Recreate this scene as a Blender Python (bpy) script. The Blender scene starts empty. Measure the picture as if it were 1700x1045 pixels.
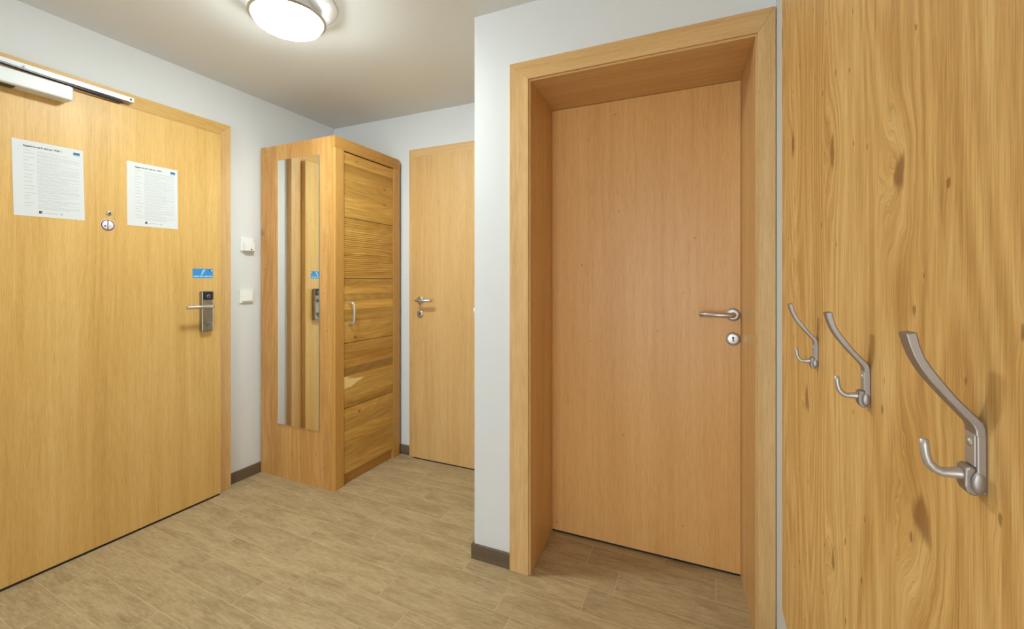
import bpy, bmesh, math, random
from mathutils import Vector, Matrix
random.seed(7)
S = bpy.context.scene
COL = S.collection

# ---------------------------------------------------------------- camera
cam_data = bpy.data.cameras.new('camera')
cam = bpy.data.objects.new('camera', cam_data)
COL.objects.link(cam)
cam.location = (0, 0, 1.18)
cam.rotation_euler = (math.radians(90), 0, math.radians(24.0066))
cam_data.sensor_width = 36.0
cam_data.lens = 723.0 / 1700.0 * 36.0
cam_data.shift_y = -57.5 / 1700.0
cam_data.clip_start = 0.01
S.camera = cam

# ---------------------------------------------------------------- daylight, exposure
W = bpy.data.worlds.new('daylight_sky')
S.world = W
W.use_nodes = True
bg = W.node_tree.nodes['Background']
bg.inputs['Color'].default_value = (0.80, 0.91, 1.0, 1)
bg.inputs['Strength'].default_value = 10.5
portal_data = bpy.data.lights.new('window_daylight_portal', 'AREA')
portal_data.shape = 'RECTANGLE'
portal_data.size, portal_data.size_y = 1.1, 2.05
portal_data.cycles.is_portal = True
portal = bpy.data.objects.new('window_daylight_portal', portal_data)
COL.objects.link(portal)
portal.location = (-0.43, -2.28, 1.075)
portal.rotation_euler = (math.radians(90), 0, 0)
vs = S.view_settings
vs.view_transform = 'Standard'
vs.look = 'None'
vs.gamma = 1.0
vs.use_curve_mapping = False
vs.exposure = 0.1
LAMP_STRENGTH = 116.0
LAMP_COLOR = (0.88, 1.0, 1.0, 1)

# ---------------------------------------------------------------- material helpers
def new_mat(name):
    m = bpy.data.materials.new(name)
    m.use_nodes = True
    nt = m.node_tree
    return m, nt, nt.nodes['Principled BSDF']

def N(nt, typ, **kw):
    n = nt.nodes.new(typ)
    for k, v in kw.items():
        setattr(n, k, v)
    return n

def plain(name, color, rough=0.5, metal=0.0, spec=0.5, bump=0.0, bscale=300.0):
    m, nt, b = new_mat(name)
    b.inputs['Base Color'].default_value = (*color, 1)
    b.inputs['Roughness'].default_value = rough
    b.inputs['Metallic'].default_value = metal
    b.inputs['Specular IOR Level'].default_value = spec
    if bump:
        tc = N(nt, 'ShaderNodeTexCoord')
        no = N(nt, 'ShaderNodeTexNoise')
        no.inputs['Scale'].default_value = bscale
        no.inputs['Detail'].default_value = 3
        nt.links.new(tc.outputs['Object'], no.inputs['Vector'])
        bp = N(nt, 'ShaderNodeBump')
        bp.inputs['Strength'].default_value = bump
        bp.inputs['Distance'].default_value = 0.002
        nt.links.new(no.outputs['Fac'], bp.inputs['Height'])
        nt.links.new(bp.outputs['Normal'], b.inputs['Normal'])
    return m

def srgb(r, g, b):
    f = lambda c: (c / 255 / 12.92) if c / 255 <= 0.04045 else ((c / 255 + 0.055) / 1.055) ** 2.4
    return (f(r), f(g), f(b))

def math_node(nt, op, a, b=None, clamp=False):
    n = N(nt, 'ShaderNodeMath', operation=op, use_clamp=clamp)
    for i, v in enumerate((a, b)):
        if v is None:
            continue
        if isinstance(v, (int, float)):
            n.inputs[i].default_value = v
        else:
            nt.links.new(v, n.inputs[i])
    return n.outputs[0]

def noise(nt, vec, scale3, detail=2, rough=0.5, dist=0.0, offset=(0, 0, 0)):
    mp = N(nt, 'ShaderNodeMapping')
    mp.inputs['Scale'].default_value = scale3
    mp.inputs['Location'].default_value = offset
    nt.links.new(vec, mp.inputs['Vector'])
    no = N(nt, 'ShaderNodeTexNoise')
    no.inputs['Scale'].default_value = 1.0
    no.inputs['Detail'].default_value = detail
    no.inputs['Roughness'].default_value = rough
    no.inputs['Distortion'].default_value = dist
    nt.links.new(mp.outputs['Vector'], no.inputs['Vector'])
    return no.outputs['Fac']

def ax3(axis, along, across):
    v = [across] * 3
    v['XYZ'.index(axis)] = along
    return tuple(v)

def oak(name, dark, mid, light, axis='Z', rough=0.42, seed=0.0, knots=None, knot_across='Y', contrast=1.0,
        pores=0.25, flame=0.0, tint=False, sap=False, spec=0.4, pore_dark=0.13):
    """procedural oak: broad veneer bands, streaky grain, pores, optional knots"""
    m, nt, b = new_mat(name)
    L = nt.links
    tc = N(nt, 'ShaderNodeTexCoord')
    base = tc.outputs['Object']
    off = N(nt, 'ShaderNodeVectorMath', operation='ADD')
    off.inputs[1].default_value = (seed * 3.1, seed * 1.7, seed * 2.3)
    L.new(base, off.inputs[0])
    vec = off.outputs[0]
    if tint:
        oi = N(nt, 'ShaderNodeObjectInfo')
        add = N(nt, 'ShaderNodeVectorMath', operation='ADD')
        sc = N(nt, 'ShaderNodeVectorMath', operation='SCALE')
        comb = N(nt, 'ShaderNodeCombineXYZ')
        for i in range(3):
            L.new(oi.outputs['Random'], comb.inputs[i])
        L.new(comb.outputs[0], sc.inputs[0])
        sc.inputs['Scale'].default_value = 17.0
        L.new(vec, add.inputs[0]); L.new(sc.outputs[0], add.inputs[1])
        vec = add.outputs[0]
    kfac = None
    if knots:
        along_i = 'XYZ'.index(axis); across_i = 'XYZ'.index(knot_across)
        sep = N(nt, 'ShaderNodeSeparateXYZ'); L.new(vec, sep.inputs[0])
        wsum = None
        for sc_, prob, s0, s1, stren, wamp in knots:
            cv = N(nt, 'ShaderNodeCombineXYZ')
            L.new(math_node(nt, 'MULTIPLY', sep.outputs[across_i], sc_), cv.inputs[0])
            L.new(math_node(nt, 'MULTIPLY', sep.outputs[along_i], sc_ * 0.6), cv.inputs[1])
            jn = N(nt, 'ShaderNodeTexNoise'); jn.inputs['Scale'].default_value = 9.0; jn.inputs['Detail'].default_value = 2
            L.new(cv.outputs[0], jn.inputs['Vector'])
            jm = N(nt, 'ShaderNodeMixRGB', blend_type='LINEAR_LIGHT'); jm.inputs['Fac'].default_value = 0.05
            L.new(cv.outputs[0], jm.inputs['Color1']); L.new(jn.outputs['Color'], jm.inputs['Color2'])
            vo = N(nt, 'ShaderNodeTexVoronoi'); vo.voronoi_dimensions = '2D'
            vo.inputs['Scale'].default_value = 1.0
            L.new(jm.outputs[0], vo.inputs['Vector'])
            sepc = N(nt, 'ShaderNodeSeparateColor'); L.new(vo.outputs['Color'], sepc.inputs[0])
            sel = math_node(nt, 'GREATER_THAN', sepc.outputs[0], 1.0 - prob)
            size = math_node(nt, 'ADD', math_node(nt, 'MULTIPLY', sepc.outputs[1], s1 - s0), s0)
            rel = math_node(nt, 'DIVIDE', vo.outputs['Distance'], size)
            hard = N(nt, 'ShaderNodeMapRange'); hard.interpolation_type = 'SMOOTHSTEP'
            hard.inputs['From Min'].default_value = 1.25; hard.inputs['From Max'].default_value = 0.5
            L.new(rel, hard.inputs['Value'])
            kf = math_node(nt, 'MULTIPLY', math_node(nt, 'MULTIPLY', hard.outputs[0], sel), stren)
            kfac = kf if kfac is None else math_node(nt, 'MAXIMUM', kfac, kf)
            soft = N(nt, 'ShaderNodeMapRange'); soft.interpolation_type = 'SMOOTHSTEP'
            soft.inputs['From Min'].default_value = 5.0; soft.inputs['From Max'].default_value = 0.0
            L.new(rel, soft.inputs['Value'])
            w_ = math_node(nt, 'MULTIPLY', math_node(nt, 'MULTIPLY', soft.outputs[0], sel), wamp)
            wsum = w_ if wsum is None else math_node(nt, 'ADD', wsum, w_)
        wv = N(nt, 'ShaderNodeCombineXYZ'); L.new(wsum, wv.inputs[across_i])
        add2 = N(nt, 'ShaderNodeVectorMath', operation='ADD')
        L.new(vec, add2.inputs[0]); L.new(wv.outputs[0], add2.inputs[1])
        vec = add2.outputs[0]
    n_broad = noise(nt, vec, ax3(axis, 0.5, 9.0), 2, 0.5, 0.3)
    n_mid = noise(nt, vec, ax3(axis, 2.2, 70.0), 3, 0.6, 0.5, (3, 5, 7))
    n_fine = noise(nt, vec, ax3(axis, 14.0, 420.0), 2, 0.6, 0.0, (11, 2, 5))
    a = math_node(nt, 'MULTIPLY', n_broad, 0.45)
    c = math_node(nt, 'MULTIPLY', n_mid, 0.38)
    d = math_node(nt, 'MULTIPLY', n_fine, 0.17 + pores * 0.3)
    f = math_node(nt, 'ADD', math_node(nt, 'ADD', a, c), d)
    if flame:
        ring = noise(nt, vec, ax3(axis, 0.9, 5.0), 1, 0.4, 0.0, (1, 8, 2))
        wvv = math_node(nt, 'SINE', math_node(nt, 'MULTIPLY', ring, 95.0))
        f = math_node(nt, 'ADD', f, math_node(nt, 'MULTIPLY', wvv, 0.045 * flame))
    mr = N(nt, 'ShaderNodeMapRange')
    mid_v = 0.5 * (1.0 + pores * 0.3)
    mr.inputs['From Min'].default_value = mid_v - 0.24 / contrast
    mr.inputs['From Max'].default_value = mid_v + 0.24 / contrast
    L.new(f, mr.inputs['Value'])
    cr = N(nt, 'ShaderNodeValToRGB')
    e = cr.color_ramp.elements
    e[0].position = 0.0; e[0].color = (*dark, 1)
    e[1].position = 1.0; e[1].color = (*light, 1)
    k = e.new(0.5); k.color = (*mid, 1)
    L.new(mr.outputs[0], cr.inputs['Fac'])
    col = cr.outputs['Color']
    pn = noise(nt, vec, ax3(axis, 22.0, 650.0), 2, 0.55, 0.0, (4, 9, 1))
    pm = N(nt, 'ShaderNodeMapRange')
    pm.inputs['From Min'].default_value = 0.50; pm.inputs['From Max'].default_value = 0.66
    pm.inputs['To Min'].default_value = 1.0; pm.inputs['To Max'].default_value = 1.0 - pore_dark
    L.new(pn, pm.inputs['Value'])
    ps = N(nt, 'ShaderNodeVectorMath', operation='SCALE')
    L.new(col, ps.inputs[0]); L.new(pm.outputs[0], ps.inputs['Scale'])
    col = ps.outputs[0]
    if sap:
        sx = N(nt, 'ShaderNodeSeparateXYZ'); L.new(base, sx.inputs[0])
        wob = noise(nt, base, (6, 6, 40), 3, 0.6, 0.6)
        u = math_node(nt, 'ADD', math_node(nt, 'MULTIPLY', sx.outputs[1], 4.2), math_node(nt, 'MULTIPLY', wob, 1.4))
        v = math_node(nt, 'MULTIPLY', math_node(nt, 'ABSOLUTE', sx.outputs[2]), 16.0)
        msk = N(nt, 'ShaderNodeMapRange'); msk.interpolation_type = 'SMOOTHSTEP'
        msk.inputs['From Min'].default_value = 0.52; msk.inputs['From Max'].default_value = 0.36
        L.new(math_node(nt, 'ADD', u, v), msk.inputs['Value'])
        mx = N(nt, 'ShaderNodeMixRGB')
        mx.inputs['Color2'].default_value = (*srgb(244, 216, 150), 1)
        L.new(msk.outputs[0], mx.inputs['Fac']); L.new(col, mx.inputs['Color1'])
        col = mx.outputs[0]
    if kfac is not None:
        mx = N(nt, 'ShaderNodeMixRGB')
        mx.inputs['Color2'].default_value = (*srgb(120, 70, 28), 1)
        L.new(math_node(nt, 'MULTIPLY', kfac, 0.85), mx.inputs['Fac'])
        L.new(col, mx.inputs['Color1'])
        col = mx.outputs[0]
    if tint:
        mu = N(nt, 'ShaderNodeMixRGB', blend_type='MULTIPLY')
        mu.inputs['Fac'].default_value = 1.0
        L.new(col, mu.inputs['Color1']); L.new(oi.outputs['Color'], mu.inputs['Color2'])
        col = mu.outputs[0]
    L.new(col, b.inputs['Base Color'])
    b.inputs['Roughness'].default_value = rough
    b.inputs['Specular IOR Level'].default_value = spec
    bp = N(nt, 'ShaderNodeBump')
    bp.inputs['Strength'].default_value = 0.10
    bp.inputs['Distance'].default_value = 0.001
    L.new(n_fine, bp.inputs['Height'])
    L.new(bp.outputs['Normal'], b.inputs['Normal'])
    return m

def tile_material():
    m, nt, b = new_mat('wood_look_porcelain')
    L = nt.links
    tc = N(nt, 'ShaderNodeTexCoord'); oi = N(nt, 'ShaderNodeObjectInfo')
    comb = N(nt, 'ShaderNodeCombineXYZ')
    for i in range(3):
        L.new(oi.outputs['Random'], comb.inputs[i])
    sc = N(nt, 'ShaderNodeVectorMath', operation='SCALE'); sc.inputs['Scale'].default_value = 23.0
    L.new(comb.outputs[0], sc.inputs[0])
    add = N(nt, 'ShaderNodeVectorMath', operation='ADD')
    L.new(tc.outputs['Object'], add.inputs[0]); L.new(sc.outputs[0], add.inputs[1])
    v = add.outputs[0]
    n1 = noise(nt, v, (4, 18, 4), 4, 0.6, 0.6)
    n2 = noise(nt, v, (18, 130, 18), 5, 0.7, 0.9, (2, 3, 4))
    n3 = noise(nt, v, (120, 400, 120), 2, 0.6, 0.0, (5, 1, 2))
    f = math_node(nt, 'ADD', math_node(nt, 'MULTIPLY', n1, 0.36), math_node(nt, 'MULTIPLY', n2, 0.51))
    f = math_node(nt, 'ADD', f, math_node(nt, 'MULTIPLY', n3, 0.13))
    mr = N(nt, 'ShaderNodeMapRange')
    mr.inputs['From Min'].default_value = 0.30; mr.inputs['From Max'].default_value = 0.70
    L.new(f, mr.inputs['Value'])
    cr = N(nt, 'ShaderNodeValToRGB')
    e = cr.color_ramp.elements
    e[0].color = (*TILE[0], 1); e[1].color = (*TILE[2], 1)
    k = e.new(0.5); k.color = (*TILE[1], 1)
    L.new(mr.outputs[0], cr.inputs['Fac'])
    # slight tone difference from tile to tile
    vv = math_node(nt, 'ADD', math_node(nt, 'MULTIPLY', oi.outputs['Random'], 0.09), 0.955)
    mu = N(nt, 'ShaderNodeVectorMath', operation='SCALE')
    L.new(cr.outputs['Color'], mu.inputs[0]); L.new(vv, mu.inputs['Scale'])
    L.new(mu.outputs[0], b.inputs['Base Color'])
    b.inputs['Roughness'].default_value = 0.5
    b.inputs['Specular IOR Level'].default_value = 0.35
    bp = N(nt, 'ShaderNodeBump'); bp.inputs['Strength'].default_value = 0.12; bp.inputs['Distance'].default_value = 0.001
    L.new(n2, bp.inputs['Height']); L.new(bp.outputs['Normal'], b.inputs['Normal'])
    return m

TILE = (srgb(132, 111, 80), srgb(178, 155, 117), srgb(208, 188, 150))
M = {}
M['wall'] = plain('white_plaster', (0.735, 0.742, 0.735), 0.85, 0, 0.2, 0.35, 260)
M['ceiling'] = plain('ceiling_paint', (0.76, 0.755, 0.73), 0.9, 0, 0.2, 0.15, 200)
M['tile'] = tile_material()
M['grout'] = plain('beige_grout', srgb(203, 182, 143), 0.9, 0, 0.2, 0.3, 500)
M['skirting'] = oak('brown_skirting_tile', srgb(84, 70, 52), srgb(106, 90, 70), srgb(128, 112, 90), 'X', 0.45, 4.0)
M['skirting_y'] = oak('brown_skirting_tile_along', srgb(84, 70, 52), srgb(106, 90, 70), srgb(128, 112, 90), 'Y', 0.45, 5.0)
OK = (srgb(192, 146, 76), srgb(215, 172, 100), srgb(232, 194, 126))
OK2 = (srgb(192, 146, 86), srgb(215, 173, 114), srgb(232, 195, 141))
M['oak'] = oak('oak_veneer_upright', *OK, 'Z', 0.42, 1.0, contrast=0.9, flame=0.35)
M['oak2'] = oak('oak_veneer_second_door', *OK2, 'Z', 0.42, 2.3, contrast=0.8, flame=0.2)
M['oak3'] = oak('oak_veneer_recessed_door', srgb(208, 150, 84), srgb(224, 170, 102), srgb(236, 188, 122), 'Z', 0.40, 3.7, contrast=0.9, pores=0.5, knots=[(7, .35, .012, .028, .55, .002)], knot_across='X')
M['oak_x'] = oak('oak_frame_crosswise', *OK2, 'X', 0.42, 6.1, contrast=0.9)
M['oak_y'] = oak('oak_frame_lengthwise', *OK, 'Y', 0.42, 7.1, contrast=0.9)
M['oak_f'] = oak('oak_frame_upright', *OK2, 'Z', 0.42, 8.4, contrast=1.0, pores=0.4, flame=0.5)
M['rustic'] = oak('knotty_oak_panel', srgb(204, 154, 84), srgb(229, 182, 110), srgb(244, 206, 136), 'Z', 0.45, 2.0, knots=[(13, .55, .02, .055, .75, .004), (3.2, .6, .03, .075, .8, .05)], knot_across='Y', contrast=1.5, flame=1.5, pores=0.6, pore_dark=0.2)
M['rustic2'] = oak('knotty_oak_wardrobe_side', srgb(184, 130, 70), srgb(204, 152, 86), srgb(218, 172, 106), 'Z', 0.48, 5.3, knots=[(14, .6, .02, .06, .6, .004), (4.5, .5, .03, .07, .55, .03)], knot_across='X', contrast=1.4, flame=0.8, pores=0.4)
M['post'] = oak('solid_oak_post', srgb(182, 130, 60), srgb(200, 148, 76), srgb(214, 168, 96), 'Z', 0.4, 9.3)
M['rail'] = oak('solid_oak_rail', srgb(172, 120, 52), srgb(194, 142, 70), srgb(210, 162, 90), 'Y', 0.4, 1.3)
BO = (srgb(170, 122, 50), srgb(202, 156, 78), srgb(224, 184, 108))
M['board'] = oak('solid_oak_board', *BO, 'Y', 0.38, 0.3, knots=[(9, .13, .03, .09, .8, .012)], knot_across='Z', contrast=1.3, flame=0.7, tint=True)
M['board_sap'] = oak('solid_oak_board_with_sapwood', *BO, 'Y', 0.38, 0.8, contrast=1.2, tint=True, sap=True)
M['nickel'] = plain('brushed_nickel', (0.52, 0.49, 0.46), 0.40, 0.65)
M['nickel_dark'] = plain('satin_nickel', (0.34, 0.30, 0.27), 0.42, 0.75)
M['steel'] = plain('satin_steel', (0.56, 0.52, 0.49), 0.40, 0.9)
M['bronze'] = plain('grey_bronze_lock', (0.36, 0.34, 0.28), 0.42, 1.0)
M['black'] = plain('black_plastic', (0.02, 0.02, 0.03), 0.3)
M['dark'] = plain('gap_shade', (0.02, 0.017, 0.014), 0.9)  # near-black colour standing in for the shade in gaps and slots
M['white_pl'] = plain('white_plastic', (0.82, 0.82, 0.78), 0.35)
M['closer'] = plain('silver_white_paint', (0.70, 0.71, 0.70), 0.4)
M['track'] = plain('white_aluminium', (0.86, 0.87, 0.88), 0.35)
M['paper'] = plain('white_paper', (0.68, 0.69, 0.685), 0.8, 0, 0.2)
M['ink'] = plain('grey_print', (0.50, 0.50, 0.50), 0.8, 0, 0.1)
M['ink_d'] = plain('black_print', (0.06, 0.06, 0.07), 0.8, 0, 0.1)
M['blue_d'] = plain('dark_blue_print', (0.02, 0.09, 0.20), 0.6)
M['blue_l'] = plain('light_blue_print', (0.20, 0.42, 0.66), 0.6)
M['blue'] = plain('blue_sticker', srgb(56, 140, 205), 0.4)
M['blue_p'] = plain('pale_blue_print', srgb(150, 205, 240), 0.5)
M['ring'] = plain('brown_red_print', srgb(110, 50, 40), 0.6)
M['sticker_w'] = plain('white_sticker', (0.84, 0.80, 0.80), 0.5)
M['chrome_rim'] = plain('grey_rim', (0.52, 0.52, 0.52), 0.25, 1.0)
M['lamp_white'] = plain('white_lacquer', (0.85, 0.85, 0.84), 0.35)
M['mirror'] = plain('silvered_glass', (0.93, 0.95, 0.94), 0.0, 1.0)
M['glass_edge'] = plain('glass_edge', (0.20, 0.24, 0.22), 0.2)
M['pvc'] = plain('window_frame_white', (0.8, 0.8, 0.8), 0.4)
def emit_mat():
    m, nt, b = new_mat('opal_lamp_glass')
    b.inputs['Base Color'].default_value = (0.9, 0.9, 0.88, 1)
    b.inputs['Emission Color'].default_value = LAMP_COLOR
    b.inputs['Emission Strength'].default_value = LAMP_STRENGTH
    return m
M['opal'] = emit_mat()
def pane_mat():
    m, nt, b = new_mat('window_glass')
    nt.nodes.remove(b)
    tr = N(nt, 'ShaderNodeBsdfTransparent'); gl = N(nt, 'ShaderNodeBsdfGlossy')
    gl.inputs['Roughness'].default_value = 0.02
    mx = N(nt, 'ShaderNodeMixShader'); mx.inputs[0].default_value = 0.06
    nt.links.new(tr.outputs[0], mx.inputs[1]); nt.links.new(gl.outputs[0], mx.inputs[2])
    nt.links.new(mx.outputs[0], nt.nodes['Material Output'].inputs['Surface'])
    return m
M['pane'] = pane_mat()

# ---------------------------------------------------------------- mesh helpers
class MB:
    def __init__(self):
        self.bm = bmesh.new()
    def box(self, x0, x1, y0, y1, z0, z1, bev=0.0, seg=2):
        t = bmesh.new()
        bmesh.ops.create_cube(t, size=1.0)
        for v in t.verts:
            v.co = Vector(((x0 + x1) / 2 + v.co.x * (x1 - x0), (y0 + y1) / 2 + v.co.y * (y1 - y0), (z0 + z1) / 2 + v.co.z * (z1 - z0)))
        if bev:
            bmesh.ops.bevel(t, geom=t.edges[:], offset=bev, segments=seg, profile=0.5, affect='EDGES')
        self.merge(t)
        return self
    def merge(self, t):
        vm = {}
        for v in t.verts:
            vm[v] = self.bm.verts.new(v.co)
        for f in t.faces:
            nf = self.bm.faces.new([vm[v] for v in f.verts])
            nf.smooth = f.smooth
        t.free()
    def poly_prism(self, pts, n, d, bev=0.0):
        """extrude a 3d polygon (list of Vector) by vector n*d"""
        t = bmesh.new()
        a = [t.verts.new(Vector(p)) for p in pts]
        c = [t.verts.new(Vector(p) + Vector(n) * d) for p in pts]
        t.faces.new(a[::-1]); t.faces.new(c)
        k = len(pts)
        for i in range(k):
            t.faces.new((a[i], a[(i + 1) % k], c[(i + 1) % k], c[i]))
        bmesh.ops.recalc_face_normals(t, faces=t.faces[:])
        if bev:
            bmesh.ops.bevel(t, geom=t.edges[:], offset=bev, segments=2, profile=0.5, affect='EDGES', clamp_overlap=True)
        self.merge(t)
        return self
    def lathe(self, prof, centre, axis='Z', seg=48, sign=1, smooth=True, sy=1.0):
        """prof: list of (radius, height) along axis"""
        t = bmesh.new()
        c = Vector(centre)
        A = {'X': (Vector((0, 1, 0)), Vector((0, 0, 1)), Vector((1, 0, 0))),
             'Y': (Vector((1, 0, 0)), Vector((0, 0, 1)), Vector((0, 1, 0))),
             'Z': (Vector((1, 0, 0)), Vector((0, 1, 0)), Vector((0, 0, 1)))}[axis]
        rings = []
        for r, h in prof:
            if r <= 1e-7:
                rings.append([t.verts.new(c + A[2] * h * sign)])
            else:
                rings.append([t.verts.new(c + A[2] * h * sign + A[0] * r * math.cos(2 * math.pi * i / seg) + A[1] * r * sy * math.sin(2 * math.pi * i / seg)) for i in range(seg)])
        for p, q in zip(rings, rings[1:]):
            for i in range(seg):
                j = (i + 1) % seg
                if len(p) == 1 and len(q) == 1:
                    continue
                if len(p) == 1:
                    f = t.faces.new((p[0], q[i], q[j]))
                elif len(q) == 1:
                    f = t.faces.new((p[i], q[0], p[j]))
                else:
                    f = t.faces.new((p[i], p[j], q[j], q[i]))
                f.smooth = smooth
        bmesh.ops.recalc_face_normals(t, faces=t.faces[:])
        self.merge(t)
        return self
    def tube(self, pts, radii, seg=14, flat=(1.0, 1.0), up=None):
        t = bmesh.new()
        P = [Vector(p) for p in pts]
        if isinstance(radii, (int, float)):
            radii = [radii] * len(P)
        rings = []
        tan0 = (P[1] - P[0]).normalized()
        u = Vector(up) if up else (Vector((0, 0, 1)) if abs(tan0.z) < 0.9 else Vector((1, 0, 0)))
        for i, p in enumerate(P):
            d = (P[min(i + 1, len(P) - 1)] - P[max(i - 1, 0)]).normalized()
            s = d.cross(u).normalized()
            w = s.cross(d).normalized()
            rings.append([t.verts.new(p + (s * math.cos(2 * math.pi * k / seg) * flat[0] + w * math.sin(2 * math.pi * k / seg) * flat[1]) * radii[i]) for k in range(seg)])
            u = w
        for p, q in zip(rings, rings[1:]):
            for k in range(seg):
                f = t.faces.new((p[k], p[(k + 1) % seg], q[(k + 1) % seg], q[k])); f.smooth = True
        for ring, pt, d in ((rings[0], P[0], P[0] - P[1]), (rings[-1], P[-1], P[-1] - P[-2])):
            r = radii[0] if ring is rings[0] else radii[-1]
            tip = t.verts.new(pt + d.normalized() * r * 0.35)
            for k in range(seg):
                f = t.faces.new((ring[k], ring[(k + 1) % seg], tip)); f.smooth = True
        bmesh.ops.recalc_face_normals(t, faces=t.faces[:])
        self.merge(t)
        return self
    def build(self, name, mat, parent=None, origin=None):
        me = bpy.data.meshes.new(name)
        bmesh.ops.recalc_face_normals(self.bm, faces=self.bm.faces[:])
        if origin is not None:
            bmesh.ops.translate(self.bm, verts=self.bm.verts[:], vec=-Vector(origin))
        self.bm.to_mesh(me); self.bm.free()
        me.materials.append(mat)
        o = bpy.data.objects.new(name, me)
        COL.objects.link(o)
        if origin is not None:
            o.location = origin
        if parent is not None:
            o.parent = parent
            o.matrix_parent_inverse = Matrix.Translation(parent.matrix_basis.translation).inverted() if parent.parent is None else \
                Matrix.Translation(parent.matrix_basis.translation).inverted()
        return o

def wtrans(o):
    return o.matrix_basis.translation

def tag(o, label, cat, group=None, kind=None):
    o['label'] = label
    o['category'] = cat
    if group: o['group'] = group
    if kind: o['kind'] = kind
    return o

def empty(name, loc=(0, 0, 0)):
    o = bpy.data.objects.new(name, None)
    o.empty_display_size = 0.05
    COL.objects.link(o)
    o.location = loc
    return o

def box(name, dims, mat, parent=None, bev=0.0, seg=2, origin=None):
    return MB().box(*dims, bev, seg).build(name, mat, parent, origin)

# ---------------------------------------------------------------- room dimensions
XL, XR, YB, YF, ZC = -2.508, 0.206, 2.405, 1.625, 2.295
XP = -0.898            # corner of the wall with the recessed door
YREAR = -2.3

# ---------------------------------------------------------------- shell
floor = MB()
floor.box(XL - 0.15, XR + 0.15, YREAR - 0.15, YB + 0.15, -0.12, -0.0007)
floor = floor.build('floor', M['grout'])
tag(floor, 'floor of long brown wood-look tiles with pale joints', 'floor', kind='structure')

def tile(x0, x1, ra, rb, ymax=99.0):
    """one plank tile: rows lean slightly, joints run straight back"""
    g = 0.0014
    def yy(x, r): return r - 0.042 * x
    x0 += g; x1 -= g
    ra += g; rb -= g
    c = ((x0 + x1) / 2, yy((x0 + x1) / 2, (ra + rb) / 2), 0)
    def ring(ins, z):
        q = [(x0 + ins, yy(x0, ra) + ins), (x1 - ins, yy(x1, ra) + ins), (x1 - ins, min(yy(x1, rb), ymax) - ins), (x0 + ins, min(yy(x0, rb), ymax) - ins)]
        return [Vector((a - c[0], b - c[1], z)) for a, b in q]
    bm = bmesh.new()
    rings = [[bm.verts.new(p) for p in ring(i, z)] for i, z in ((0, -0.010), (0, -0.0004), (0.0006, 0.0))]
    for p, q in zip(rings, rings[1:]):
        for i in range(4):
            bm.faces.new((p[i], p[(i + 1) % 4], q[(i + 1) % 4], q[i]))
    bm.faces.new(rings[-1]); bm.faces.new(rings[0][::-1])
    me = bpy.data.meshes.new('floor_tile')
    bmesh.ops.recalc_face_normals(bm, faces=bm.faces[:])
    bm.to_mesh(me); bm.free()
    me.materials.append(M['tile'])
    o = bpy.data.objects.new('floor_tile', me)
    COL.objects.link(o)
    o.location = c
    o.parent = floor

PITCH, R0, TL = 0.133, 1.630, 0.495
OFFS = {-8: -0.133, -7: -0.293, -6: -0.438, -5: -0.09, -4: -0.476, -3: -0.13, -2: -0.196, -1: -0.41, 2: -0.41, 3: -0.06, 4: -0.285}
def row_joints(k, xa, xb):
    if k in OFFS: o = OFFS[k]
    else: o = -((k * 0.149) % TL)
    n0 = math.floor((xa - o) / TL)
    xs = [xa]
    for n in range(n0, n0 + 14):
        x = o + n * TL
        if xa + 0.04 < x < xb - 0.04: xs.append(x)
    return xs + [xb]
for k in range(-30, 6):
    ra, rb = R0 + k * PITCH, R0 + (k + 1) * PITCH
    if k <= -2: xs = row_joints(k, XL, XR)
    elif k == -1: xs = [XL, -2.41, -1.90, -1.40, -0.905, -0.41, 0.085, XR]
    elif k == 0: xs = [XL, -2.004, -1.505, -0.99, -0.895]
    elif k == 1: xs = [XL, -2.19, -1.695, -1.20, -0.895]
    else: xs = row_joints(k, XL, -0.895)
    for a, b in zip(xs, xs[1:]):
        if ra - 0.042 * a < YREAR: continue
        tile(a, b, ra, rb, YB)
for k, xs in ((0, [-0.70, -0.318, 0.2]), (1, [-0.70, -0.457, 0.034, 0.2]), (2, [-0.70, -0.16, 0.2])):
    for a, b in zip(xs, xs[1:]):
        tile(a, b, R0 + k * PITCH, R0 + (k + 1) * PITCH, 2.0)

tag(box('ceiling', (XL - 0.15, XR + 0.15, YREAR - 0.15, YB + 0.15, ZC, ZC + 0.12), M['ceiling']),
    'off-white painted ceiling', 'ceiling', kind='structure')

# left wall, with the opening of the entrance door
DY0, DY1, DTOP = 0.545, 1.534, 1.977          # entrance leaf
wl = MB()
wl.box(XL - 0.15, XL, YREAR, DY0 - 0.06, 0, ZC)
wl.box(XL - 0.15, XL, DY1 + 0.06, YB + 0.15, 0, ZC)
wl.box(XL - 0.15, XL, DY0 - 0.06, DY1 + 0.06, DTOP + 0.04, ZC)
wl.box(XL - 0.15, XL - 0.10, DY0 - 0.06, DY1 + 0.06, 0, DTOP + 0.04)
tag(wl.build('wall_left', M['wall']), 'white plastered wall around the entrance door', 'wall', kind='structure')
wb = MB()
wb.box(XL, -1.80, YB, YB + 0.15, 0, ZC)
wb.box(-1.80, XP, YB, YB + 0.15, 2.03, ZC)
wb.box(-0.93, XP, YB, YB + 0.15, 0, 2.03)
wb.box(-1.80, -0.93, YB + 0.10, YB + 0.15, 0, 2.03)
tag(wb.build('wall_back', M['wall']), 'white end wall behind the wardrobe and the flush oak door', 'wall', kind='structure')
wf = MB()
wf.box(XP, -0.69, YF, YB + 0.15, 0, ZC)
wf.box(-0.69, 0.19, YF, YB + 0.15, 2.02, ZC)
wf.box(0.19, XR + 0.15, YF, YB + 0.15, 0, ZC)
wf.box(-0.69, 0.19, 2.02, YB + 0.15, 0, 2.02)
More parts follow.
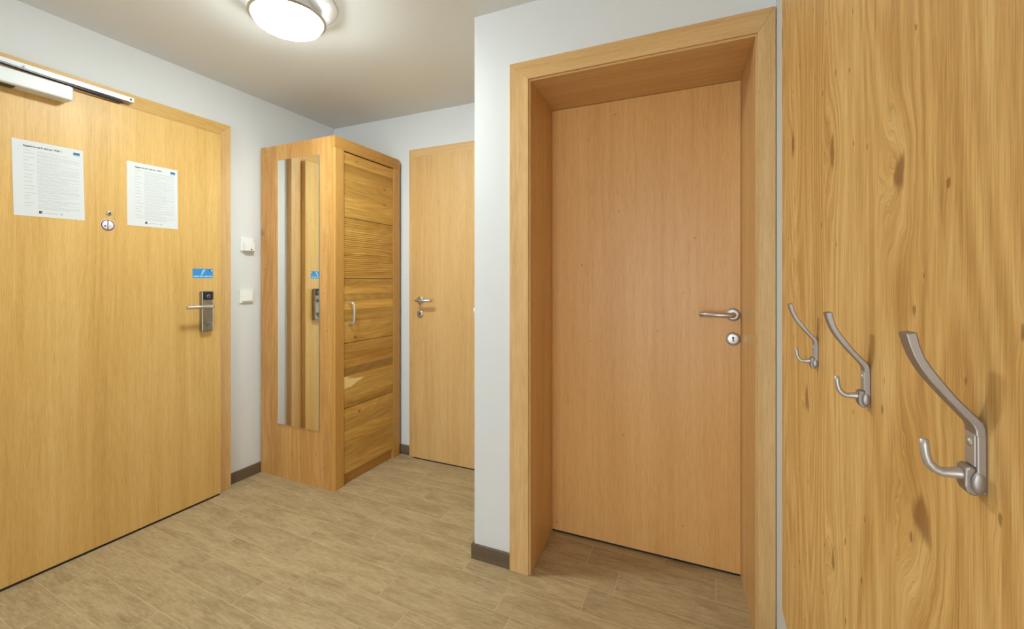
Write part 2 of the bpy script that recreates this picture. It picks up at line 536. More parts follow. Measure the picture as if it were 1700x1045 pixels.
tag(wf.build('wall_front', M['wall']), 'white wall block with the recessed oak doorway', 'wall', kind='structure')
tag(box('wall_right', (XR, XR + 0.15, YREAR - 0.15, YF, 0, ZC), M['wall']), 'white wall behind the oak coat hook panel', 'wall', kind='structure')
wr = MB()
WX0, WX1, WZ0, WZ1 = -0.98, 0.12, 0.05, 2.1
wr.box(XL - 0.15, WX0, YREAR - 0.15, YREAR, 0, ZC)
wr.box(WX1, XR, YREAR - 0.15, YREAR, 0, ZC)
wr.box(WX0, WX1, YREAR - 0.15, YREAR, 0, WZ0)
wr.box(WX0, WX1, YREAR - 0.15, YREAR, WZ1, ZC)
tag(wr.build('wall_rear', M['wall']), 'white wall with the window at the rear of the hall', 'wall', kind='structure')
win = empty('window_1', (WX0, YREAR - 0.1, WZ0))
tag(win, 'white framed window at the rear of the hall', 'window', kind='structure')
fr = MB()
for x0, x1, z0, z1 in ((WX0, WX0 + 0.06, WZ0, WZ1), (WX1 - 0.06, WX1, WZ0, WZ1), (WX0 + 0.06, WX1 - 0.06, WZ0, WZ0 + 0.06), (WX0 + 0.06, WX1 - 0.06, WZ1 - 0.06, WZ1), (-0.46, -0.40, WZ0 + 0.06, WZ1 - 0.06)):
    fr.box(x0, x1, YREAR - 0.11, YREAR - 0.05, z0, z1, 0.004)
fr.build('window_frame', M['pvc'], win)
for x0, x1 in ((WX0 + 0.06, -0.46), (-0.40, WX1 - 0.06)):
    box('window_pane', (x0, x1, YREAR - 0.085, YREAR - 0.075, WZ0 + 0.06, WZ1 - 0.06), M['pane'], win)

# baseboards
BH = 0.062
tag(box('baseboard_left', (XL, -2.497, 1.613, 2.404, 0, BH), M['skirting_y'], bev=0.0015),
    'brown tile skirting between entrance door and wardrobe', 'skirting board', kind='structure')
tag(box('baseboard_left', (XL, -2.497, YREAR, 0.465, 0, BH), M['skirting_y'], bev=0.0015),
    'brown tile skirting on the hinge side of the entrance door', 'skirting board', kind='structure')
tag(box('baseboard_back', (-2.496, -1.821, 2.391, YB, 0, BH), M['skirting'], bev=0.0015),
    'brown tile skirting between wardrobe and far oak door', 'skirting board', kind='structure')
tag(box('baseboard_front', (XP - 0.011, -0.7285, YF - 0.011, YF, 0, BH), M['skirting'], bev=0.0015),
    'brown tile skirting on the white wall beside the recessed doorway', 'skirting board', kind='structure')
tag(box('baseboard_side', (XP - 0.011, XP, YF, YB - 0.02, 0, BH), M['skirting_y'], bev=0.0015),
    'brown tile skirting round the corner facing the wardrobe', 'skirting board', kind='structure')
tag(box('baseboard_right', (XR - 0.011, XR, YREAR, YF - 0.002, 0, BH), M['skirting_y'], bev=0.0015),
    'brown tile skirting below the coat hook panel', 'skirting board', kind='structure')

# ---------------------------------------------------------------- door 1: entrance
FX, LX = -2.467, -2.432                        # frame face, leaf face
d1 = empty('door_1', (FX, (DY0 + DY1) / 2, 0))
tag(d1, 'wide oak entrance door with two notices, closer and card lock', 'door', kind='structure')
FO0, FO1, FTOP = 0.467, 1.612, 2.053
def mitre_frame_x(parent):
    inn0, inn1, it = DY0 + 0.018, DY1 - 0.018, DTOP - 0.018
    n = (-1, 0, 0); d = 0.10
    MB().poly_prism([(FX, FO1, 0), (FX, FO1, FTOP), (FX, inn1, it), (FX, inn1, 0)], n, d, 0.0015).build('frame_jamb', M['oak_f'], parent)
    MB().poly_prism([(FX, FO0, 0), (FX, FO0, FTOP), (FX, inn0, it), (FX, inn0, 0)], n, d, 0.0015).build('frame_jamb', M['oak_f'], parent)
    MB().poly_prism([(FX, FO0, FTOP), (FX, FO1, FTOP), (FX, inn1, it), (FX, inn0, it)], n, d, 0.0015).build('frame_head', M['oak_y'], parent)
mitre_frame_x(d1)
leaf1 = box('door_leaf', (FX + 0.001, LX, DY0, DY1, 0.010, DTOP), M['oak'], d1, 0.002)
MB().box(FX + 0.004, LX - 0.004, DY0 + 0.004, DY1 - 0.004, 0.0, 0.0105).build('leaf_gap_shade', M['dark'], d1)  # dark strip filling the gap under the leaf, its shade painted in
# peephole
MB().lathe([(0.0, 0.007), (0.005, 0.0065), (0.006, 0.006), (0.0095, 0.005), (0.011, 0.0025), (0.011, 0.0)], (LX, 1.043, 1.478), 'X', 24).build('peephole', M['nickel'], d1)
MB().lathe([(0.0, 0.0075), (0.0045, 0.0072), (0.0045, 0.006)], (LX, 1.043, 1.478), 'X', 20).build('peephole_lens', M['black'], d1)
# closer: body on the leaf, slide track on the frame head
cb = MB()
cb.box(LX, LX + 0.066, 0.635, 0.899, 1.913, 1.970, 0.006, 3)
cb = cb.build('door_closer', M['closer'], d1)
MB().box(LX + 0.012, LX + 0.045, 0.70, 0.74, 1.9095, 1.914, 0.001).build('closer_valve_cover', M['black'], cb)
MB().lathe([(0.0, 0.030), (0.012, 0.030), (0.013, 0.029), (0.013, 0.0)], (LX + 0.03, 0.69, 1.965), 'Z', 20).build('closer_spindle', M['black'], cb)
tr = MB()
TX0, TX1, TY0, TY1, TZ0, TZ1 = FX, -2.430, 0.50, 1.136, 2.004, 2.025
tr.box(TX0, TX1, TY0, TY1, TZ1 - 0.003, TZ1, 0.0008)
tr.box(TX1 - 0.003, TX1, TY0, TY1, TZ0, TZ1 - 0.003)
tr.box(TX0, TX0 + 0.003, TY0, TY1, TZ0, TZ1 - 0.003)
tr.box(TX0 + 0.003, TX0 + 0.012, TY0, TY1, TZ0, TZ0 + 0.003)
tr.box(TX1 - 0.012, TX1 - 0.003, TY0, TY1, TZ0, TZ0 + 0.003)
tr.box(TX0 + 0.003, TX1 - 0.003, TY1 - 0.006, TY1, TZ0, TZ1 - 0.003)
tr = tr.build('slide_track', M['track'], d1)
MB().lathe([(0.0, 0.0012), (0.004, 0.0012), (0.004, 0.0)], (TX1, 1.123, 2.0145), 'X', 16).build('track_screw', M['black'], tr)
MB().box(TX0 + 0.013, TX1 - 0.013, TY0 + 0.01, TY1 - 0.008, TZ0 + 0.004, TZ0 + 0.008).build('track_slot', M['dark'], tr)  # dark bar inside the track, painted in for the slot's shade
MB().box(TX1 - 0.002, TX1 + 0.010, 0.775, 0.812, 1.998, 2.017, 0.003).build('track_clip', M['track'], tr)
arm = MB()
arm.poly_prism([(LX + 0.022, 0.68, 1.9905), (LX + 0.038, 0.68, 1.9905), (-2.440, 1.10, 1.9905), (-2.456, 1.10, 1.9905)], (0, 0, 1), 0.008, 0.0015)
arm = arm.build('closer_arm', M['black'], d1)
# card lock
lk = MB()
lk.box(LX, LX + 0.026, 1.4215, 1.4795, 0.909, 1.121, 0.005, 3)
lk = lk.build('lock_plate', M['bronze'], d1)
MB().box(LX + 0.024, LX + 0.0285, 1.4245, 1.4765, 1.074, 1.1195, 0.002).build('card_reader', M['black'], lk)
MB().lathe([(0.0055, 0.0006), (0.008, 0.0006), (0.008, 0.0), (0.0055, 0.0), (0.0055, 0.0006)], (LX + 0.0286, 1.452, 1.094), 'X', 24).build('reader_symbol', M['steel'], lk)
MB().tube([(LX + 0.025, 1.450, 1.040), (LX + 0.062, 1.450, 1.040), (LX + 0.071, 1.446, 1.040), (LX + 0.075, 1.436, 1.040), (LX + 0.075, 1.40, 1.0405), (LX + 0.075, 1.322, 1.041)], [0.0095, 0.0095, 0.0098, 0.0095, 0.009, 0.0085], 18, up=(0, 0, 1)).build('lever', M['steel'], lk)
MB().lathe([(0.0, 0.012), (0.0075, 0.012), (0.0085, 0.011), (0.0085, 0.0)], (LX + 0.025, 1.450, 0.950), 'X', 24).build('lock_cylinder', M['bronze'], lk)
MB().box(LX + 0.0365, LX + 0.0375, 1.4485, 1.4515, 0.944, 0.956).build('key_slot', M['black'], lk)
MB().box(LX + 0.025, LX + 0.030, 1.4465, 1.4535, 0.924, 0.944, 0.001).build('cylinder_tail', M['bronze'], lk)

# notices on the door
def text_mesh(txt, size):
    cu = bpy.data.curves.new('txt', 'FONT')
    cu.body = txt; cu.size = size
    cu.offset = 0.00035
    ob = bpy.data.objects.new('txt', cu)
    COL.objects.link(ob)
    bpy.context.view_layer.update()
    me = bpy.data.meshes.new_from_object(ob.evaluated_get(bpy.context.evaluated_depsgraph_get()))
    bpy.data.objects.remove(ob); bpy.data.curves.remove(cu)
    return me

def notice(y0, z0, rot, label, seed):
    """A4 sheet; local u right (+Y), v up (+Z), hung from its centre"""
    rnd = random.Random(seed)
    w, h = 0.2100, 0.2960
    root = empty('notice_sheet', (LX + 0.0003, y0, z0))
    root.rotation_euler = (rot, 0, 0)
    tag(root, label, 'notice', 'notices taped to the entrance door')
    def part(name, quads, mat, dep):
        me = bpy.data.meshes.new(name)
        vs_, fs = [], []
        for (u0, u1, v0, v1) in quads:
            i = len(vs_)
            vs_ += [(dep, u0, v0), (dep, u1, v0), (dep, u1, v1), (dep, u0, v1)]
            fs.append((i, i + 1, i + 2, i + 3))
        me.from_pydata(vs_, [], fs); me.materials.append(mat)
        o = bpy.data.objects.new(name, me); COL.objects.link(o); o.parent = root
        return o
    s = MB().box(0, 0.0006, -w / 2, w / 2, -h / 2, h / 2).build('sheet', M['paper'])
    s.parent = root
    me = text_mesh('Appartement Residence TOP 1', 0.0092)
    xs = [v.co.x for v in me.vertices]
    k = 0.112 / (max(xs) - min(xs))
    for v in me.vertices:
        v.co = Vector((0.0009, -w / 2 + 0.030 + v.co.x * k, h / 2 - 0.024 + v.co.y))
    me.materials.append(M['ink_d'])
    t = bpy.data.objects.new('heading', me); COL.objects.link(t); t.parent = root
    part('logo', [(0.073, 0.094, h / 2 - 0.0225, h / 2 - 0.0145)], M['blue_d'], 0.0009)
    part('logo_band', [(0.073, 0.094, h / 2 - 0.0275, h / 2 - 0.0225)], M['blue_l'], 0.0009)
    # unreadably small print: a column of headwords and a column of lines
    left, right = [], []
    v = h / 2 - 0.036
    for grp in (2, 3, 2, 3, 2, 2, 3, 2, 3, 3, 2, 3, 2, 2, 3, 2, 3):
        wl_ = rnd.uniform(0.014, 0.034)
        left.append((-w / 2 + 0.030, -w / 2 + 0.030 + wl_, v - 0.0022, v))
        for q in range(grp):
            u = -w / 2 + 0.068
            end = w / 2 - rnd.choice((0.014, 0.016, 0.018, 0.05, 0.075))
            while u < end:
                ww = rnd.uniform(0.004, 0.014)
                right.append((u, min(u + ww, end), v - 0.0015, v + 0.0002))
                u += ww + 0.0013
            v -= 0.0047
        v -= 0.0022
        if v < -h / 2 + 0.034: break
    part('headword_print', left, M['ink'], 0.0009)
    part('body_print', right, M['ink'], 0.0009)
    part('footer_mark', [(-0.035, -0.025, -h / 2 + 0.013, -h / 2 + 0.023)], M['ink_d'], 0.0009)
    part('footer_mark_light', [(-0.028, -0.0265, -h / 2 + 0.013, -h / 2 + 0.020)], M['paper'], 0.0011)
    part('footer_print', [(-0.021, 0.022, -h / 2 + 0.015, -h / 2 + 0.0175), (0.027, 0.036, -h / 2 + 0.0125, -h / 2 + 0.0195)], M['ink'], 0.0009)
notice(0.852, 1.581, math.radians(1.2), 'white printed notice taped nearest the door closer', 3)
notice(1.214, 1.582, math.radians(0.4), 'white printed notice right of the peephole', 5)
# round sticker under the peephole
st = empty('round_sticker', (LX + 0.0003, 1.0388, 1.4245))
tag(st, 'small round white sticker with dark ring below the peephole', 'sticker')
c0 = (LX + 0.0003, 1.0388, 1.4245)
MB().lathe([(0.0, 0.0006), (0.0265, 0.0006), (0.0265, 0.0)], c0, 'X', 40).build('sticker_disc', M['sticker_w'], st)
MB().lathe([(0.0205, 0.0009), (0.0245, 0.0009), (0.0245, 0.0006), (0.0205, 0.0006), (0.0205, 0.0009)], c0, 'X', 40).build('printed_ring', M['ring'], st)
MB().box(c0[0] + 0.0006, c0[0] + 0.0009, c0[1] - 0.0018, c0[1] + 0.0018, c0[2] - 0.021, c0[2] + 0.021).build('printed_bar', M['ring'], st)
MB().lathe([(0.0, 0.0009), (0.0035, 0.0009), (0.0035, 0.0006)], (c0[0], c0[1] - 0.0095, c0[2] - 0.005), 'X', 16).build('printed_dot', M['ink_d'], st)
MB().box(c0[0] + 0.0006, c0[0] + 0.0008, c0[1] + 0.005, c0[1] + 0.014, c0[2] - 0.006, c0[2] - 0.003).box(c0[0] + 0.0006, c0[0] + 0.0008, c0[1] + 0.007, c0[1] + 0.009, c0[2] - 0.003, c0[2] + 0.006).build('printed_figure', M['ink'], st)
# blue sticker above the lock
bs = empty('blue_sticker', (LX + 0.0003, 1.44, 1.2145))
tag(bs, 'small blue sticker above the card lock', 'sticker')
y0, y1, z0, z1 = 1.3895, 1.4905, 1.190, 1.239
x = LX + 0.0003
MB().box(x, x + 0.0006, y0, y1, z0, z1).build('sticker_sheet', M['blue'], bs)
q = MB()
for i, (a, b_) in enumerate(((0.004, 0.030), (0.033, 0.052), (0.056, 0.075), (0.078, 0.097))):
    q.box(x + 0.0006, x + 0.0009, y0 + a, y0 + b_, z0 + 0.005, z0 + 0.012)
q.build('white_line_print', M['blue_p'], bs)
q = MB()
q.poly_prism([(x + 0.0006, y0 + 0.040, z0 + 0.018), (x + 0.0006, y0 + 0.047, z0 + 0.018), (x + 0.0006, y0 + 0.063, z0 + 0.044), (x + 0.0006, y0 + 0.052, z0 + 0.044), (x + 0.0006, y0 + 0.046, z0 + 0.034)], (1, 0, 0), 0.0003)
q.build('pale_figure_print', M['blue_p'], bs)
MB().box(x + 0.0006, x + 0.0009, y0 + 0.081, y0 + 0.089, z0 + 0.036, z0 + 0.045).build('dark_mark', M['blue_d'], bs)
MB().box(x + 0.0006, x + 0.0009, y0 + 0.091, y0 + 0.097, z0 + 0.037, z0 + 0.043).build('white_mark', M['sticker_w'], bs)

# ---------------------------------------------------------------- wall switches
sw = empty('light_switch', (XL, 1.729, 1.084))
tag(sw, 'square white light switch on the wall between door and wardrobe', 'light switch')
MB().box(XL, XL + 0.010, 1.688, 1.7695, 1.043, 1.1245, 0.002).build('switch_frame', M['white_pl'], sw)
MB().poly_prism([(XL + 0.009, 0, 1.0545), (XL + 0.020, 0, 1.0545), (XL + 0.013, 0, 1.113), (XL + 0.009, 0, 1.113)], (0, 1, 0), 0.058, 0.001).build('rocker', M['white_pl'], sw)
bpy.data.objects['rocker'].data.transform(Matrix.Translation((0, 1.700, 0)))
ks = empty('card_switch', (XL, 1.734, 1.39))
tag(ks, 'white key-card holder on the wall above the light switch', 'card switch')
MB().box(XL, XL + 0.010, 1.692, 1.7735, 1.350, 1.4315, 0.002).build('switch_frame', M['white_pl'], ks)
MB().box(XL + 0.009, XL + 0.032, 1.702, 1.7635, 1.352, 1.403, 0.003).build('card_pocket', M['white_pl'], ks)
MB().box(XL + 0.009, XL + 0.018, 1.706, 1.7595, 1.403, 1.428, 0.002).build('card_back_plate', M['white_pl'], ks)
MB().lathe([(0.0, 0.001), (0.004, 0.001), (0.004, 0.0)], (XL + 0.032, 1.741, 1.361), 'X', 14).build('indicator', M['black'], ks)

# ---------------------------------------------------------------- wardrobe
WXL, WXF, WY0, WY1, WZ = -2.495, -1.888, 1.815, 2.380, 1.988
wd = empty('wardrobe', ((WXL + WXF) / 2, (WY0 + WY1) / 2, 0))
tag(wd, 'tall narrow oak wardrobe with panelled door and ribbed band', 'wardrobe')
PX = WXF - 0.026
box('side_panel', (WXL, PX, WY0, WY0 + 0.066, 0, WZ), M['rustic2'], wd, 0.0)
box('side_panel', (WXL, PX, WY1 - 0.066, WY1, 0, WZ), M['rustic2'], wd, 0.002)
box('back_panel', (WXL, WXL + 0.012, WY0 + 0.066, WY1 - 0.066, 0.06, WZ - 0.03), M['post'], wd)
box('top_board', (WXL, PX, WY0 + 0.066, WY1 - 0.066, WZ - 0.03, WZ), M['rail'], wd)
RZ = 1.920
def rounded_front(name, y0, y1, z0, z1, mat, near):
    """vertical front post, the outer vertical edge rounded"""
    r = 0.006
    pts = [(PX, y0, z0), (PX, y1, z0)]
    if near:
        pts = [(PX, y1, z0), (PX, y0, z0)] + [(WXF - r + r * math.sin(t), y0 + r - r * math.cos(t), z0) for t in [i * math.pi / 12 for i in range(7)]] + [(WXF, y1, z0)]
    else:
        pts = [(PX, y0, z0), (WXF, y0, z0)] + [(WXF - r + r * math.cos(t), y1 - r + r * math.sin(t), z0) for t in [i * math.pi / 12 for i in range(7)]] + [(PX, y1, z0)]
    return MB().poly_prism(pts, (0, 0, 1), z1 - z0).build(name, mat, wd)
rounded_front('front_post', WY0, WY0 + 0.066, 0, RZ - 0.0008, M['post'], True)
rounded_front('front_post', WY1 - 0.066, WY1, 0, RZ - 0.0008, M['post'], False)
r = 0.022
pts = [(PX, WY0, RZ), (PX, WY1, RZ)] + [(PX, WY1 - r + r * math.cos(t), WZ - r + r * math.sin(t)) for t in [i * math.pi / 14 for i in range(8)]] + [(PX, WY0, WZ)]
MB().poly_prism(pts, (1, 0, 0), WXF - PX).build('top_rail', M['rail'], wd)
box('plinth', (WXF - 0.055, WXF - 0.022, WY0 + 0.066, WY1 - 0.066, 0, 0.062), M['rail'], wd)
# framed door between the posts
DXF = WXF - 0.005
DA, DB = WY0 + 0.0690, WY1 - 0.0690
dr = box('wardrobe_door', (WXF - 0.040, DXF - 0.012, DA, DB, 0.062, 1.914), M['rail'], wd)
def board(z0, z1, tone, mat='board', name='door_board'):
    o = MB().box(DXF - 0.012, DXF, DA, DB, z0, z1, 0.0004, 1).build(name, M[mat], dr, origin=(DXF, (DA + DB) / 2, (z0 + z1) / 2))
    o.color = (tone[0], tone[1], tone[2], 1)
    return o
def tn(v, w=0.0):
    v = 1 + (v - 1) * 2.0
    return (v, v * (1 - w * 0.5), v * (1 - w))
panels = [
    (1.5400, 1.9130, [(0.062, tn(1.0, .10)), (0.052, tn(.90, .12)), (0.072, tn(.98, .06)), (0.060, tn(.95, .06)), (0.070, tn(1.06)), (0.057, tn(1.02))]),
    (0.8170, 1.1855, [(0.040, tn(.92)), (0.045, tn(1.08)), (0.045, tn(.92, .05)), (0.048, tn(1.16)), (0.070, tn(.96)), (0.060, tn(1.0)), (0.0605, tn(1.02))]),
    (0.4410, 0.8130, [(0.095, tn(.93, .1)), (0.045, tn(1.0, .05)), (0.050, tn(.80, .12)), (0.075, tn(1.0), 'board_sap'), (0.055, tn(1.0)), (0.052, tn(.97))]),
    (0.0640, 0.4370, [(0.050, tn(1.04)), (0.080, tn(.94, .08)), (0.078, tn(1.03)), (0.065, tn(.93)), (0.100, tn(.98, .05))]),
]
for z0, z1, st_ in panels:
    z = z1
    for s_ in st_:
        zb = max(z0, z - s_[0])
        if s_ is st_[-1]: zb = z0
        board(zb, z, s_[1], s_[2] if len(s_) > 2 else 'board')
        z = zb
# ribbed band
rb_ = MB()
za, zb = 1.1895, 1.5360
n = 30
prof = [(DXF - 0.012, za)]
rn = random.Random(4)
for i in range(n):
    h0 = za + (zb - za) * i / n; hh = (zb - za) / n
    dpt = 0.0022 * rn.uniform(0.6, 1.25)
    sh = rn.uniform(0.25, 0.5)
    prof += [(DXF - dpt, h0), (DXF - 0.0004, h0 + hh * sh), (DXF, h0 + hh * 0.8)]
prof += [(DXF - 0.001, zb), (DXF - 0.012, zb)]
rb_.poly_prism([(p[0], DA, p[1]) for p in prof], (0, 1, 0), DB - DA)
o = rb_.build('ribbed_board', M['board'], dr, origin=(DXF, (DA + DB) / 2, (za + zb) / 2))
o.color = (0.98, 0.95, 0.88, 1)
# bow handle
HY = 1.928
MB().tube([(DXF - 0.002, HY, 1.043), (DXF + 0.022, HY + 0.004, 1.043), (DXF + 0.029, HY + 0.006, 1.034), (DXF + 0.031, HY + 0.006, 1.0), (DXF + 0.031, HY + 0.006, 0.968), (DXF + 0.029, HY + 0.006, 0.934), (DXF + 0.022, HY + 0.004, 0.925), (DXF - 0.002, HY, 0.925)], [0.0065, 0.006, 0.006, 0.0058, 0.0058, 0.006, 0.006, 0.0065], 12, flat=(1.25, 0.75), up=(0, 1, 0)).build('handle', M['nickel'], dr)
# mirror on the wardrobe side
mr_ = empty('narrow_mirror', (-2.172, WY0, 0.32))
tag(mr_, 'narrow frameless mirror on the side of the wardrobe', 'mirror')
MX0, MX1, MZ0, MZ1 = -2.340, -2.004, 0.320, 1.894
MB().box(MX0, MX1, WY0 - 0.0045, WY0 - 0.0002, MZ0, MZ1).build('mirror_backing', M['glass_edge'], mr_)
MB().box(MX0 + 0.001, MX1 - 0.001, WY0 - 0.0052, WY0 - 0.0045, MZ0 + 0.001, MZ1 - 0.001).build('mirror_glass', M['mirror'], mr_)

# ---------------------------------------------------------------- door 2: far flush oak door
d2 = empty('door_2', (-1.365, 2.39, 0))
tag(d2, 'flat oak room door beside the wardrobe, partly hidden by the white wall', 'door', kind='structure')
GY, HYF = 2.390, 2.366
A0, A1, AT = -1.7785, -0.952, 1.990
O0, O1, OT = -1.8195, -0.911, 2.052
i0, i1, it = A0 + 0.015, A1 - 0.015, AT - 0.015
MB().poly_prism([(O0, GY, 0), (O0, GY, OT), (i0, GY, it), (i0, GY, 0)], (0, 1, 0), 0.09, 0.0015).build('frame_jamb', M['oak_f'], d2)
MB().poly_prism([(O1, GY, 0), (O1, GY, OT), (i1, GY, it), (i1, GY, 0)], (0, 1, 0), 0.09, 0.0015).build('frame_jamb', M['oak_f'], d2)
MB().poly_prism([(O0, GY, OT), (O1, GY, OT), (i1, GY, it), (i0, GY, it)], (0, 1, 0), 0.09, 0.0015).build('frame_head', M['oak_x'], d2)
box('door_leaf', (A0, A1, HYF, GY - 0.001, 0.008, AT), M['oak2'], d2, 0.002)
MB().box(A0 + 0.004, A1 - 0.004, HYF + 0.004, GY - 0.002, 0, 0.0085).build('bottom_gap_shade', M['dark'], d2)  # solid dark strip painted in for the shade below this leaf
def rosette(cx, y, z, name='rosette', parent=None, R=0.026):
    return MB().lathe([(0.0, 0.009), (R * 0.62, 0.009), (R * 0.92, 0.0078), (R, 0.005), (R, 0.0)], (cx, y, z), 'Y', 36, sign=-1).build(name, M['steel'], parent)
def lever(cx, y, z, dirx, parent, length=0.118):
    s = dirx
    return MB().tube([(cx, y, z), (cx, y - 0.036, z), (cx + s * 0.003, y - 0.045, z), (cx + s * 0.012, y - 0.050, z), (cx + s * 0.04, y - 0.050, z), (cx + s * length, y - 0.048, z + 0.0015)], [0.0095, 0.0095, 0.0100, 0.0098, 0.0095, 0.0095], 18, up=(0, 0, 1)).build('lever', M['steel'], parent)
def keyhole(cx, y, z, parent):
    MB().lathe([(0.0, 0.0006), (0.0042, 0.0006), (0.0042, 0.0)], (cx, y, z + 0.005), 'Y', 18, sign=-1).box(cx - 0.002, cx + 0.002, y - 0.0006, y, z - 0.009, z + 0.005).box(cx + 0.001, cx + 0.0045, y - 0.0006, y, z - 0.009, z - 0.004).build('keyhole', M['black'], parent)
r2 = rosette(-1.7105, HYF, 1.046, 'handle_rosette', d2)
lever(-1.7105, HYF - 0.006, 1.046, 1, r2)
r2b = rosette(-1.7115, HYF, 0.958, 'key_rosette', d2, 0.0235)
keyhole(-1.7115, HYF - 0.0091, 0.958, r2b)

# ---------------------------------------------------------------- door 3: recessed oak door
d3 = empty('door_3', (-0.26, YF, 0))
tag(d3, 'orange-toned oak door set deep in a wide oak-lined doorway', 'door', kind='structure')
CY = 1.610                      # casing face
LY = 1.946                      # leaf face
C0, C1, CT = -0.728, 0.2030, 2.0545
E0, E1, ET = -0.646, 0.1535, 1.9815
SH = 0.022                      # the deep lining runs slightly askew
MB().poly_prism([(C0, CY, 0), (C0, CY, CT), (E0, CY, ET), (E0, CY, 0)], (0, 1, 0), YF - CY + 0.002, 0.0015).build('casing_upright', M['oak_f'], d3)
MB().poly_prism([(C1, CY, 0), (C1, CY, CT), (E1, CY, ET), (E1, CY, 0)], (0, 1, 0), YF - CY + 0.002, 0.0015).build('casing_upright', M['oak_f'], d3)
MB().poly_prism([(C0, CY, CT), (C1, CY, CT), (E1, CY, ET), (E0, CY, ET)], (0, 1, 0), YF - CY + 0.002, 0.0015).build('casing_head', M['oak_x'], d3)
g = 0.010                       # the lining stands back behind the casing's inner edge
J0, J1, JT = E0 + 0.006, E1 - 0.006, ET - 0.007
JY = CY + 0.009
MB().poly_prism([(J0, JY, 0), (J0 - SH, LY + 0.02, 0), (J0 - SH - 0.016, LY + 0.02, 0), (J0 - 0.024, JY + 0.007, 0), (J0 - 0.006, JY, 0)], (0, 0, 1), JT + 0.0, 0.0).build('lining_side', M['oak_f'], d3)
MB().poly_prism([(J1, JY, 0), (J1 - SH, LY + 0.02, 0), (J1 - SH + 0.040, LY + 0.02, 0), (J1 + 0.024, JY + 0.007, 0), (J1 + 0.006, JY, 0)], (0, 0, 1), JT + 0.0, 0.0).build('lining_side', M['oak_f'], d3)
MB().poly_prism([(J0 - 0.006, JY, JT), (J1 + 0.006, JY, JT), (J1 + 0.012, LY + 0.02, JT), (J0 - SH - 0.012, LY + 0.02, JT)], (0, 0, 1), 0.018, 0.0).build('lining_head', M['oak_x'], d3)
leaf3 = box('door_leaf', (J0 - SH + 0.0012, J1 - SH + 0.0006, LY, LY + 0.040, 0.010, JT - 0.0015), M['oak3'], d3, 0.0015)
MB().box(J0 - SH + 0.004, J1 - SH - 0.004, LY + 0.006, LY + 0.036, 0, 0.0105).build('bottom_gap_shade', M['dark'], d3)  # shade under the recessed leaf, put in as a dark strip
r3 = rosette(0.0985, LY, 1.0415, 'handle_rosette', d3)
lever(0.0985, LY - 0.006, 1.0415, -1, r3, 0.122)
r3b = rosette(0.0985, LY, 0.9445, 'key_rosette', d3)
keyhole(0.0985, LY - 0.0091, 0.9445, r3b)

# door bumper on the corner
bu = MB().lathe([(0.0, 0.016), (0.010, 0.0155), (0.015, 0.012), (0.017, 0.006), (0.018, 0.0)], (XP, 1.652, 1.048), 'X', 28, sign=-1).build('door_bumper', M['white_pl'], origin=(XP, 1.652, 1.048))
tag(bu, 'small white round bumper on the wall corner before the far door', 'door stop')

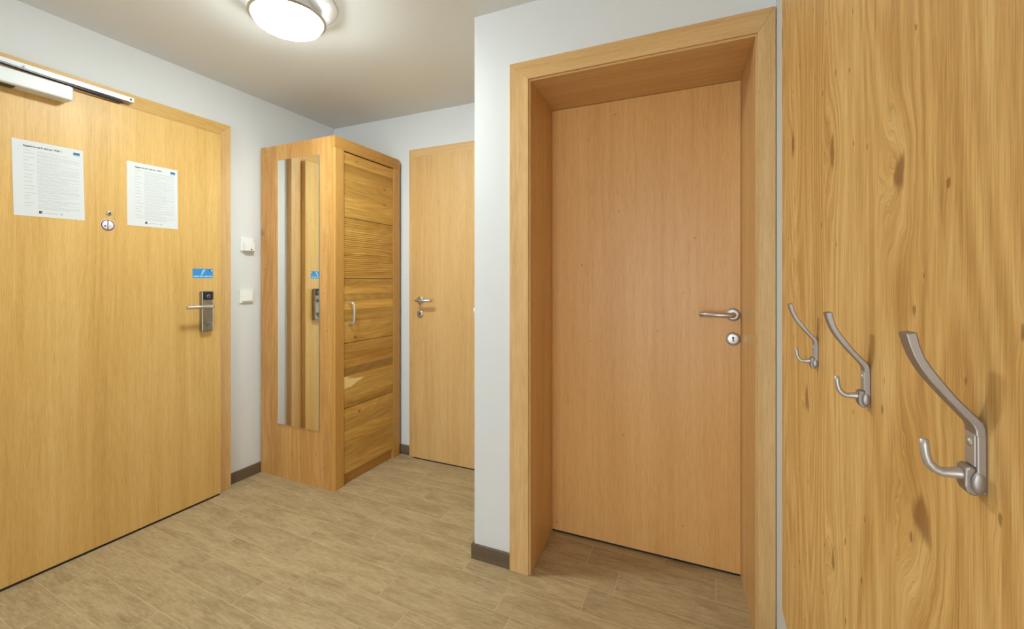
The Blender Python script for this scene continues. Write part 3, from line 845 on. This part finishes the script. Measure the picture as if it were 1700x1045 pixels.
# ---------------------------------------------------------------- coat hook panel and hooks
PXF = 0.198
tag(box('wall_panel', (PXF, XR, -0.60, 1.446, 0.242, 2.26), M['rustic'], bev=0.001),
    'large knotty oak panel on the right wall carrying coat hooks', 'wall panel')
HK = 0.198 / 0.215              # size of the hooks against the first measurement
def make_hook():
    root = empty('coat_hook', (PXF, 0.502 * HK, 1.03))
    def V(p, z, y): return Vector((PXF - p * HK, y * HK, 1.18 + (z - 1.18) * HK))
    ya, yb = 0.4935, 0.5125
    inner = [(.0535, 1.1325), (.0508, 1.1215), (.0475, 1.1115), (.0425, 1.1010), (.0366, 1.0915), (.0308, 1.0838), (.0254, 1.0768), (.0194, 1.0694), (.0135, 1.0622), (.0092, 1.0570), (.0076, 1.0530), (.0072, 1.0470)]
    outer = [(.0455, 1.1340), (.0434, 1.1230), (.0402, 1.1128), (.0356, 1.1040), (.0300, 1.0955), (.0244, 1.0872), (.0186, 1.0790), (.0124, 1.0716), (.0066, 1.0650), (.0022, 1.0600), (.0006, 1.0545), (.0004, 1.0470)]
    a = MB()
    a.poly_prism([V(p, z, ya) for p, z in inner] + [V(p, z, ya) for p, z in reversed(outer)], (0, 1, 0), (yb - ya) * HK, 0.0012)
    a.build('upper_arm', M['nickel_dark'], root)
    MB().poly_prism([V(.0002, 1.0500, ya), V(.0068, 1.0500, ya), V(.0066, 1.006, ya), V(.005, .9995, ya), V(.0002, .9985, ya)], (0, 1, 0), (yb - ya) * HK, 0.0011).build('base_plate', M['nickel_dark'], root)
    MB().poly_prism([V(.0064, 1.0490, ya + .0018), V(.0076, 1.0490, ya + .0018), V(.0076, 1.0215, ya + .0018), V(.0064, 1.0215, ya + .0018)], (0, 1, 0), (yb - ya - .0036) * HK, 0.0003).build('lit_front_sheet', M['nickel'], root)  # paler sheet added so the base front looks lit by the lamp
    ym = (ya + yb) / 2
    yk = ym - .0078
    MB().poly_prism([V(.0062, 1.0205, yk), V(.0105, 1.0215, yk), V(.0135, 1.019, yk), V(.0138, 1.004, yk), V(.0118, .9985, yk), V(.0080, .9965, yk), V(.0045, .9975, yk), V(.0055, 1.004, yk)], (0, 1, 0), .0156 * HK, 0.0014).build('lower_hook_block', M['nickel_dark'], root)
    MB().tube([V(.0105, 1.0125, ym), V(.0150, 1.0126, ym), V(.0205, 1.0118, ym), V(.0265, 1.0115, ym), V(.0315, 1.0140, ym), V(.0352, 1.0190, ym), V(.0370, 1.0255, ym), V(.0377, 1.0320, ym), V(.0380, 1.0385, ym)], [.0050, .0044, .0038, .0036, .0035, .0034, .0033, .0032, .0030], 14, up=(0, 1, 0), flat=(1.0, 1.25)).build('lower_hook', M['nickel'], root)
    c = V(.0050, 1.0085, ya)
    MB().lathe([(0.0, .0018), (.0025, .0016), (.0040, .0010), (.0048, .0)], (c.x, c.y + .0006, c.z), 'Y', 22, sign=-1, sy=1.9).build('side_boss', M['nickel_dark'], root)
    c = V(.0075, 1.0405, ym)
    MB().lathe([(0.0, .0016), (.0022, .0015), (.0032, .0008), (.0036, .0)], tuple(c), 'X', 18, sign=-1).build('screw', M['steel'], root)
    return root
hook = make_hook()
tag(hook, 'nickel coat hook nearest the viewer on the oak panel, largest of the three', 'coat hook', 'coat hooks on the oak panel')
for ny, dz, lab in ((0.784, -0.001, 'middle one of the three nickel coat hooks on the oak panel'), (1.101, -0.004, 'nickel coat hook nearest the recessed doorway, smallest of the three')):
    h2 = hook.copy(); COL.objects.link(h2)
    h2.location = (PXF, ny * HK, 1.03 + dz)
    tag(h2, lab, 'coat hook', 'coat hooks on the oak panel')
    for ch in list(hook.children):
        c = ch.copy(); COL.objects.link(c); c.parent = h2
        c.matrix_parent_inverse = ch.matrix_parent_inverse.copy()

# ---------------------------------------------------------------- ceiling lamp
LC = (-1.530, 1.229)
LR = 0.87                       # lamp radius factor
lp = empty('ceiling_lamp', (LC[0], LC[1], ZC))
tag(lp, 'round flush ceiling lamp with glowing opal disc', 'ceiling lamp')
MB().lathe([(r_ * LR, h_) for r_, h_ in [(0.0, 0.0), (0.212, 0.0), (0.213, -0.003), (0.211, -0.005), (0.150, -0.012), (0.125, -0.020), (0.118, -0.022), (0.0, -0.022)]], (LC[0], LC[1], ZC), 'Z', 72).build('base_dish', M['lamp_white'], lp)
MB().lathe([(r_ * LR, h_) for r_, h_ in [(0.118, -0.020), (0.118, -0.056), (0.1442, -0.058), (0.1442, -0.063), (0.0, -0.063)]], (LC[0], LC[1], ZC), 'Z', 64).build('lamp_body', M['lamp_white'], lp)
MB().lathe([(r_ * LR, h_) for r_, h_ in [(0.147, -0.062), (0.163, -0.066), (0.163, -0.070), (0.157, -0.074), (0.1465, -0.074), (0.1465, -0.066), (0.147, -0.062)]], (LC[0], LC[1], ZC), 'Z', 72).build('rim', M['chrome_rim'], lp)
MB().lathe([(r_ * LR, h_) for r_, h_ in [(0.0, -0.112), (0.05, -0.111), (0.095, -0.106), (0.122, -0.100), (0.138, -0.092), (0.1445, -0.083), (0.1455, -0.074), (0.1448, -0.066), (0.0, -0.066)]], (LC[0], LC[1], ZC), 'Z', 72).build('opal_disc', M['opal'], lp)
